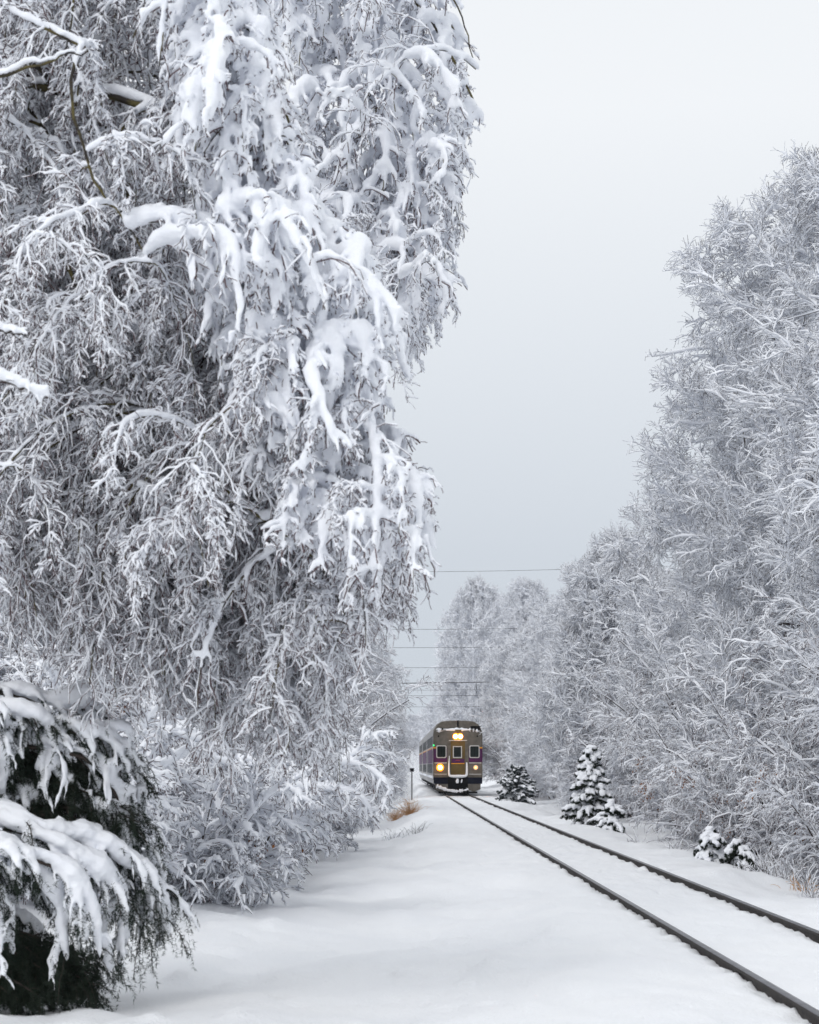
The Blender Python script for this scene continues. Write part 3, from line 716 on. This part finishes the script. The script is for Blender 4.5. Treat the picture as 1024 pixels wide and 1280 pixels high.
def put(o, x, y, rz, s, sz=None, dz=0.):
    o.location = (x, y, float(ground_z(x, y)) - .05 + dz); o.rotation_euler = (0, 0, rz); o.scale = (s, s, sz or s)
def dup(src, label, x, y, rz, s, sz=None, group=None):
    return copy_tree(src, label, (x, y, float(ground_z(x, y)) - .05), rz, (s, s, sz or s), group)

put(TA, 12.4, 40, .4, 1.0, .86)
put(TB, 11.1, 50, 2.1, 1.0, 1.0)
put(TC, 8.5, 80, 1.0, .95, 1.07)
put(TD, 10.5, 90, .2, 1.0, .98)
dup(TA, 'tall snow covered bare tree whose ragged top stands next to open sky', 12.2, 58, 3.4, .98, .92)
dup(TB, 'bare tree with snow lined branches reaching left over lower shrubs', 13.4, 68, 5.0, .95, .78)
dup(TD, 'nearest snow laden tree at the right edge, its branches cut off by the frame', 11.2, 33, 1.2, 1.1, 1.12)
GR = 'snow covered bare trees along the right of the track'
LR = 'snow covered bare tree packed into the white wood right of the track'
for (src, x, y, rz, s, sz) in ((TD, 10.6, 74, 2.2, .85, .8), (TB, 9.9, 101, 1.1, .72, .66), (TA, 10.1, 113, 2.7, .75, .62), (TC, 9.3, 124, .6, 1.05, 1.1), (TD, 9.6, 137, 4.1, 1.0, 1.05),
                               (TA, 16.5, 62, 1.9, .9, .85), (TB, 15.5, 78, .5, .8, .75), (TA, 15.0, 96, 4.4, .8, .7), (TD, 14.5, 112, 3.6, 1., .95), (TB, 14.0, 130, 2.9, .8, .7)):
    dup(src, LR, x, y, rz, s, sz, GR)
LF = 'hazy grey snow covered tree far behind the train on the right'
GF = 'far trees behind the train'
for (src, x, y, rz, s, sz) in ((TB, 7.4, 190, 1.2, .70, 1.14), (TB, 10.5, 165, 3.3, .8, .86), (TC, 10.8, 150, 2.2, 1.1, 1.12), (TA, 12.5, 200, 5.2, .9, 1.16), (TB, 9.5, 250, 2., 1.0, 1.2)):
    dup(src, LF, x, y, rz, s, sz, GF)
# far end of the cutting
LE = 'faint snowy tree closing the far end of the track in the haze'
GE = 'faint trees at the far end of the line'
for k, (x, y, s) in enumerate(((3.5, 470, .8), (10, 440, 1.0), (-4, 400, .8), (6.5, 500, .85), (-11, 330, .9), (15, 330, 1.1))):
    dup((TA, TB, TD)[k % 3], LE, x, y, k * 1.3, s, s, GE)
# left of the track, beyond the weeping trees
LL = 'snow covered bare tree in the left wood beside the far track'
GL = 'snow covered bare trees left of the far track'
for (src, x, y, rz, s, sz) in ((TD, -3.7, 62, .9, .72, .78), (TB, -3.4, 84, 4.0, .62, .60), (TD, -3.3, 100, 2.6, .9, .80), (TA, -3.0, 122, 1.7, .72, .64), (TB, -3.5, 148, .4, .78, .68), (TA, -3.7, 180, 3.1, .85, .7),
                               (TD, -4.5, 220, 5.5, 1.1, 1.0), (TB, -5, 265, 2.0, 1., .9), (TA, -8.5, 70, .8, .7, .7), (TB, -8.5, 95, 5.1, .8, .75), (TA, -9, 130, 1.4, .85, .8), (TB, -9.5, 44, 4.4, .7, .7), (TD, -8, 50, 2.4, .9, .9)):
    dup(src, LL, x, y, rz, s, sz, GL)

# shrubs under the right trees
put(SB, 7.9, 36, .5, .62)
put(SC, 8.6, 44, 1.5, .85)
GS = 'snowy shrubs at the foot of the right trees'
LS = 'snowy shrub crowded against the foot of the right hand trees'
for (src, x, y, rz, s) in ((SC, 9.2, 39, 2.9, .95), (SB, 8.0, 47, 4.2, .75), (SC, 8.3, 53, .4, .9), (SB, 8.4, 59, 2.2, .9), (SC, 9.6, 65, 5.0, .95), (SC, 9.4, 74, 1.2, .85), (SB, 8.8, 81, 3.3, 1.0), (SC, 8.8, 88, 4.4, .9),
                           (SC, 9.5, 97, 2.4, .9), (SB, 10., 105, .9, .9), (SC, 10., 121, 3.9, 1.), (SC, 8.4, 130, 5.6, 1.), (SB, 9.0, 50, 1.9, 1.), (SC, 9.6, 34, 4.9, .8), (SC, 10, 60, 2., 1.1), (SC, 9.6, 78, 3., 1.1), (SC, 9.4, 92, 1., 1.1)):
    dup(src, LS, x, y, rz, s, None, GS)
# shrubs along the left edge of the strip
put(SA, -3.0, 29.5, .6, 1.0)
dup(SA, 'snow bent shrub hanging over a bare dead branch left of the open strip', -3.1, 35, 2.4, 1.05)
dup(SB, 'brown leaved shrub under the hanging curtain of the big weeping tree', -3.4, 39, 1.1, .95)
dup(SC, 'white arching shrub whose tips touch the snow near the dry grass', -2.3, 62, 2.9, .66)
GB = 'snowy shrubs along the left of the strip'
LB = 'snow covered shrub in the row along the left edge of the open strip'
for (src, x, y, rz, s) in ((SC, -4.1, 32, 4.0, .7), (SA, -3.4, 43, 5.1, 1.15), (SC, -3.3, 47, .3, .85), (SA, -2.4, 51, 3.0, 1.0), (SC, -2.9, 56, 1.5, .85), (SC, -2.9, 70, 4.6, .9), (SC, -2.9, 80, 3.6, .9), (SC, -4.2, 92, .9, 1.0), (SC, -4.8, 106, 2.8, .9), (SA, -4.6, 26, 1.8, 1.1), (SC, -5, 37, 2.8, 1.), (SC, -5.2, 52, 1., 1.2), (SC, -5.2, 125, 2.2, 1.)):
    dup(src, LB, x, y, rz, s, None, GB)

# small evergreens on the right
E1 = conifer('small_spruce', 'small pointed spruce heaped with snow to the right of the train', 3.4, 1.15, 51, tiers=10, per=9, droop=.85, snow=1.85, ndl=34, vox=.03, nl=.075, nw=.14)
put(E1, 6.15, 66, 0, .86, .76)
E2 = conifer('small_spruce', 'dark bluish evergreen with little snow close beside the train', 3.5, 1.5, 52, tiers=11, per=11, droop=.6, snow=1.9, bush=True, mtl='blue_needle', ndl=40, vox=.035, nl=.09, nw=.16)
put(E2, 6.5, 112, 0, .78, .60)
E3 = conifer('small_spruce', 'low snow buried evergreen seedling on the bank beside the right rail', 1.05, 1.0, 53, tiers=4, per=7, droop=1.9, snow=1.25, ndl=60, vox=.016, nl=.05, nw=.12)
put(E3, 6.25, 41, 0, .88, .62)
E4 = conifer('small_spruce', 'squat snow heaped evergreen next to the seedling by the right rail', .85, 1.05, 57, tiers=4, per=6, droop=2.1, snow=1.2, ndl=60, vox=.016, nl=.05, nw=.12)
put(E4, 6.62, 40.0, 2., .85, .66); E3.rotation_euler = (.16, -.24, .3)
dup(E3, 'low dark evergreen clump at the foot of the pointed spruce', 6.6, 64, 1., 1.25, .8)
dup(E3, 'low dark evergreen peeping out under the snowy shrubs left of the strip', -2.5, 43.2, 1., .9, .9)

# ------------------------------------------------------------------ dry grass, weeds, sticks
def grass(name, label, loc, n, h, seed, m='straw', snow=0.):
    global rng
    rng = np.random.default_rng(seed)
    a = rng.random(n) * 6.28; r = np.abs(rng.standard_normal(n)) * h * .33
    P = np.empty((n, 5, 3)); p = np.stack([np.cos(a) * r, np.sin(a) * r, a * 0 - .05], 1)
    d = norm(np.stack([np.cos(a) * .35, np.sin(a) * .35, np.ones(n)], 1) + .25 * rng.standard_normal((n, 3))); L = h * (.5 + .7 * rng.random(n))
    for k in range(5):
        P[:, k] = p; p = p + d * (L / 4)[:, None]; d = norm(d - Z * .25 + .2 * rng.standard_normal(d.shape))
    b = MB(); b.add(*tube_geo(P, np.tile(np.linspace(.006, .0025, 5), (n, 1)), 3), m)
    if snow: snow_add(b, P, np.full((n, 5), .004), snow, 4, vert=.5, miss=.2)
    o = b.build(name); o.location = loc; o['label'] = label; o['category'] = 'grass'
    return o
def gl(px, py, d): x = (px - VP_X) / F_PX * d; return (x, d, float(ground_z(x, d)))
grass('grass_tuft', 'tan tuft of dry grass nearest the berm, in front of the post', gl(512, 1012, 88), 190, .66, 61)
grass('grass_tuft', 'paler tan grass tuft left of the larger one near the post', gl(496, 1012, 90), 150, .60, 62)
grass('grass_tuft', 'thin straw coloured tuft at the foot of the grey post', gl(513, 1000, 108), 50, .6, 63)
grass('weed_stalks', 'dark thin weed stalks poking from the snow below the tan grass', gl(520, 1040, 64), 26, .5, 64, 'twig', .006)
grass('weed_stalks', 'small frosted weed stems beside the tips of the left shrub', gl(490, 1048, 60), 22, .4, 65, 'twig', .008)
grass('grass_tuft', 'dry grass blades under the shrub at the right edge of the photo', gl(1004, 1106, 34), 36, .34, 66)
grass('weed_stalks', 'bent brown weed stems in the snow beside the right hand seedling', gl(960, 1096, 36.5), 40, .55, 67, 'twig', .009)

for k, (px, py, d, n, h) in enumerate(((985, 1100, 35.5, 26, .55), (930, 1092, 39, 18, .4), (845, 1082, 46, 20, .5), (800, 1066, 52, 18, .5), (1015, 1112, 33, 30, .6))):
    grass('weed_stalks', ('frosted weed stems left of the straw grass at the right edge', 'short weed stems on the bank in front of the right hand evergreen mounds', 'sparse frosted stems on the bank left of the evergreen mounds',
          'thin stems poking from the bank between the pointed spruce and the mounds', 'dense frosted stems behind the straw grass at the right edge')[k], gl(px, py, d), n, h, 80 + k, 'twig', .009)

def stick(name, label, cat, pts, r, rs=0., vert=.1, twigs=0):
    global rng
    rng = np.random.default_rng(int(abs(pts[0][0]) * 1000) + 7)
    P = catmull(pts, 16)[None]; R = np.linspace(r, r * .45, 16)[None]
    P[0, 1:-1] += rng.standard_normal((14, 3)) * r * .5
    o = thing(name, label, cat, P[0, 0].tolist()); P = P - P[:, :1]
    b = MB(); b.add(*tube_geo(P, R, 7), 'bark'); Q = None
    if twigs:
        Q, QR = grow(P, R, twigs, .35, 1., .16, .8, 6, .5, .5, up=.1, flat=.4, rr=.4, rtip=.5, pw=.3, lmin=.06); b.add(*tube_geo(Q, np.maximum(QR, .003), 5), 'bark')
    b.build('wood', o)
    if rs:
        C, q = snow_path(P, R, rs, vert=vert, var=.22, start=.9, end=.35); parts = [tube_geo(*capped(C, q), 10)]
        if twigs:
            C, q = snow_path(Q, np.maximum(QR, .003), rs * .42, vert=.3, var=.3); parts.append(tube_geo(*capped(C, q), 7))
        V = np.concatenate([p[0] for p in parts]); off = np.cumsum([0] + [len(p[0]) for p in parts[:-1]]); F = np.concatenate([p[1] + k for p, k in zip(parts, off)])
        b = MB(); b.add(*remesh(V, F, rs * .16, 2, rs * 12), 'snow'); b.build('snow_load', o)
    return o
stick('dead_branch', 'bare dead branch with a flat cap of snow jutting over the open strip', 'branch', [at(225, 1078, 30), at(270, 1068, 30), at(300, 1067, 30), at(322, 1063, 30)], .022, .05)
stick('dead_branch', 'thin broken branch with snow on it under the leafy curtain further back', 'branch', [at(320, 1038, 40), at(345, 1037, 40), at(362, 1044, 40), at(385, 1052, 40)], .020, .045)
stick('dead_branch', 'snow topped branch stub entering from the left edge of the photo', 'branch', [at(-60, 455, 12), at(0, 474, 12), at(30, 486, 12), at(60, 497, 12)], .012, .030, twigs=9)
stick('dead_branch', 'shorter snow capped stub at the left edge, above the longer one', 'branch', [at(-60, 400, 12), at(0, 413, 12), at(32, 419, 12)], .010, .026, twigs=7)
g1 = gl(325, 1122, 32); stick('fallen_twig', 'thin dark twig lying on the open snow strip', 'twig', [(g1[0], g1[1], g1[2] + .03), (g1[0] + .2, g1[1] - .1, g1[2] + .02), (g1[0] + .42, g1[1] + .1, g1[2] + .05)], .006)

# ------------------------------------------------------------------ post and wires
pz = float(ground_z(.92, 120))
po = thing('trackside_post', 'thin grey trackside post with a small box head left of the train', 'post', (.92, 120, pz))
b = MB(); b.box(-.045, .045, -.045, .045, -.2, 1.62 - pz - .02, 'post'); b.build('pole', po)
b = MB(); b.box(-.13, .13, -.05, .05, 1.44 - pz, 1.66 - pz, 'post'); b.box(-.10, .10, -.058, -.05, 1.47 - pz, 1.63 - pz, 'black'); hd = b.build('head', po)
b = MB(); b.add(*tube_geo(np.array([[(-.13, 0, 1.68 - pz), (0, 0, 1.69 - pz), (.13, 0, 1.68 - pz)]]), np.array([[.03, .05, .03]]), 7), 'snow'); b.build('snow_cap', hd)

def wire(label, py, d, tilt, r, x0=-14, x1=20):
    z = EYE + (HZ_Y - py) / F_PX * d
    x = np.linspace(x0, x1, 24); u = (x - x0) / (x1 - x0) * 2 - 1
    P = np.stack([x, np.full(24, d), z + tilt * (x - 3) + .35 * (u * u - .1)], 1)[None]
    b = MB(); b.add(*tube_geo(P, np.full((1, 24), r * .75), 5), 'wire'); o = b.build('overhead_wire')
    tag(o, label, 'wire', 'overhead wires across the track')
wire('highest of the thin wires strung across the sky above the train', 714, 160, .006, .018)
wire('thin overhead wire second from the top, passing between the trees', 786, 152, .004, .018)
wire('thin overhead wire third from the top, between the left and right woods', 809, 152, .003, .018)
wire('thin overhead wire fourth from the top, just above the thick cable', 834, 152, .003, .018)
wire('thickest dark cable among the wires above the train, slightly tilted', 853, 150, .012, .040)
wire('pale thin wire just below the thick cable', 862, 150, .004, .014)
wire('second lowest thin wire above the roof of the train', 869, 150, .003, .016)
wire('lowest wire crossing closest above the train roof', 883, 150, .002, .014)

# ------------------------------------------------------------------ air: haze and blown snow
def volume(name, V, F, dens, color, noise=None, aniso=.2):
    b = MB(); b.add(V, F, 'snow', False); o = b.build(name); o['kind'] = 'stuff'
    m = bpy.data.materials.new(name); m.use_nodes = True; nt = m.node_tree; nt.nodes.clear()
    out = nt.nodes.new('ShaderNodeOutputMaterial'); pv = nt.nodes.new('ShaderNodeVolumePrincipled')
    pv.inputs['Color'].default_value = (*color, 1); pv.inputs['Density'].default_value = dens; pv.inputs['Anisotropy'].default_value = aniso
    nt.links.new(pv.outputs[0], out.inputs['Volume'])
    if noise: noise(nt, pv)
    o.data.materials.clear(); o.data.materials.append(m)
    return o
BOXF = [(0, 1, 3, 2), (4, 6, 7, 5), (0, 4, 5, 1), (2, 3, 7, 6), (0, 2, 6, 4), (1, 5, 7, 3)]
def boxv(x0, x1, y0, y1, z0, z1): return [(x, y, z) for x in (x0, x1) for y in (y0, y1) for z in (z0, z1)]
HAZE = 0.00010
if HAZE:
    volume('haze', boxv(-450, 450, -30, 1600, -3, 26), BOXF, HAZE, (.93, .95, .98))

def mist_noise(nt, pv):
    tc = nt.nodes.new('ShaderNodeTexCoord'); no = nt.nodes.new('ShaderNodeTexNoise'); no.inputs['Scale'].default_value = .55; no.inputs['Detail'].default_value = 3
    nt.links.new(tc.outputs['Object'], no.inputs['Vector'])
    ln = nt.nodes.new('ShaderNodeVectorMath'); ln.operation = 'LENGTH'; nt.links.new(tc.outputs['Generated'], ln.inputs[0])
    sub = nt.nodes.new('ShaderNodeVectorMath'); sub.operation = 'SUBTRACT'; sub.inputs[1].default_value = (.5, .5, .30)
    nt.links.new(tc.outputs['Generated'], sub.inputs[0]); nt.links.new(sub.outputs[0], ln.inputs[0])
    mr = nt.nodes.new('ShaderNodeMapRange'); mr.inputs[1].default_value = .48; mr.inputs[2].default_value = .1; mr.inputs[3].default_value = 0; mr.inputs[4].default_value = 1
    nt.links.new(ln.outputs['Value'], mr.inputs[0])
    m1 = nt.nodes.new('ShaderNodeMath'); m1.operation = 'MULTIPLY'; nt.links.new(mr.outputs[0], m1.inputs[0])
    r = nt.nodes.new('ShaderNodeMapRange'); r.inputs[1].default_value = .35; r.inputs[2].default_value = .7; nt.links.new(no.outputs['Fac'], r.inputs[0]); nt.links.new(r.outputs[0], m1.inputs[1])
    m2 = nt.nodes.new('ShaderNodeMath'); m2.operation = 'MULTIPLY'; m2.inputs[1].default_value = .28; nt.links.new(m1.outputs[0], m2.inputs[0])
    nt.links.new(m2.outputs[0], pv.inputs['Density'])
V = np.array(boxv(-1., 1., -1., 1., 0., 1.)) * [2.6, 42, 3.6] + [-.7, 166, -1.2]
volume('blown_snow', V, BOXF, .1, (.95, .96, .98), mist_noise)

def drift_noise(nt, pv):
    mist_noise(nt, pv)
    nt.nodes['Math.001'].inputs[1].default_value = .065; nt.nodes['Noise Texture'].inputs['Scale'].default_value = .12
V = np.array(boxv(-1., 1., -1., 1., 0., 1.)) * [9, 130, 10] + [0., 290, -3]
volume('drifting_snow', V, BOXF, .02, (.95, .96, .98), drift_noise)

# ------------------------------------------------------------------ light
SUN_EL, SUN_AZ = math.radians(38), math.radians(204)          # high and behind the camera, veiled by cloud
w = bpy.data.worlds.new('World'); scene.world = w; w.use_nodes = True
nt = w.node_tree; bg = nt.nodes['Background']
sky = nt.nodes.new('ShaderNodeTexSky'); sky.sky_type = 'NISHITA'; sky.sun_disc = False
sky.sun_elevation = SUN_EL; sky.sun_rotation = SUN_AZ; sky.air_density = 1.; sky.dust_density = 4.; sky.ozone_density = 1.
hs = nt.nodes.new('ShaderNodeHueSaturation'); hs.inputs['Saturation'].default_value = .10
nt.links.new(sky.outputs[0], hs.inputs['Color'])
# cloud cover: an even pale grey, a little darker and bluer low down
tc = nt.nodes.new('ShaderNodeTexCoord'); sx = nt.nodes.new('ShaderNodeSeparateXYZ'); nt.links.new(tc.outputs['Generated'], sx.inputs[0])
cr = nt.nodes.new('ShaderNodeValToRGB'); nt.links.new(sx.outputs['Z'], cr.inputs['Fac'])
e = cr.color_ramp.elements; e[0].position = 0.; e[0].color = (.60, .66, .73, 1); e[1].position = .30; e[1].color = (.90, .93, .965, 1)
q = e.new(.10); q.color = (.63, .685, .755, 1); q = e.new(.20); q.color = (.765, .81, .865, 1)
ml = nt.nodes.new('ShaderNodeVectorMath'); ml.operation = 'SCALE'; ml.inputs['Scale'].default_value = 10.; nt.links.new(cr.outputs['Color'], ml.inputs[0])
mx = nt.nodes.new('ShaderNodeMix'); mx.data_type = 'RGBA'; mx.inputs[0].default_value = .88
nt.links.new(hs.outputs['Color'], mx.inputs[6]); nt.links.new(ml.outputs[0], mx.inputs[7])
nt.links.new(mx.outputs[2], bg.inputs['Color']); bg.inputs['Strength'].default_value = .10
sd = bpy.data.lights.new('sun', 'SUN'); sd.energy = 1.0; sd.angle = math.radians(25); sd.color = (1., .98, .955)
so = bpy.data.objects.new('sun', sd); COL.objects.link(so)
dirv = np.array([math.sin(SUN_AZ) * math.cos(SUN_EL), math.cos(SUN_AZ) * math.cos(SUN_EL), math.sin(SUN_EL)])
from mathutils import Vector
so.rotation_euler = Vector(dirv).to_track_quat('Z', 'Y').to_euler()

# ------------------------------------------------------------------ camera
cd = bpy.data.cameras.new('camera'); co = bpy.data.objects.new('camera', cd); COL.objects.link(co)
co.location = (0, 0, EYE); co.rotation_euler = (math.pi / 2, 0, 0)
cd.sensor_fit = 'VERTICAL'; cd.sensor_height = 36.; cd.sensor_width = 28.8; cd.lens = F_PX / 1280 * 36.
cd.shift_y = (HZ_Y - 640) / 1280; cd.shift_x = (512 - VP_X) / 1280
cd.clip_end = 4000; cd.clip_start = .1
cd.dof.use_dof = True; cd.dof.focus_distance = 50.; cd.dof.aperture_fstop = 5.
scene.camera = co
scene.view_settings.view_transform = 'Standard'; scene.view_settings.look = 'None'
scene.view_settings.exposure = .08; scene.view_settings.gamma = 1.
cy = scene.cycles
cy.use_denoising = True; cy.max_bounces = 11; cy.diffuse_bounces = 9; cy.volume_bounces = 1; cy.transparent_max_bounces = 8
cy.use_adaptive_sampling = True; cy.adaptive_threshold = .015
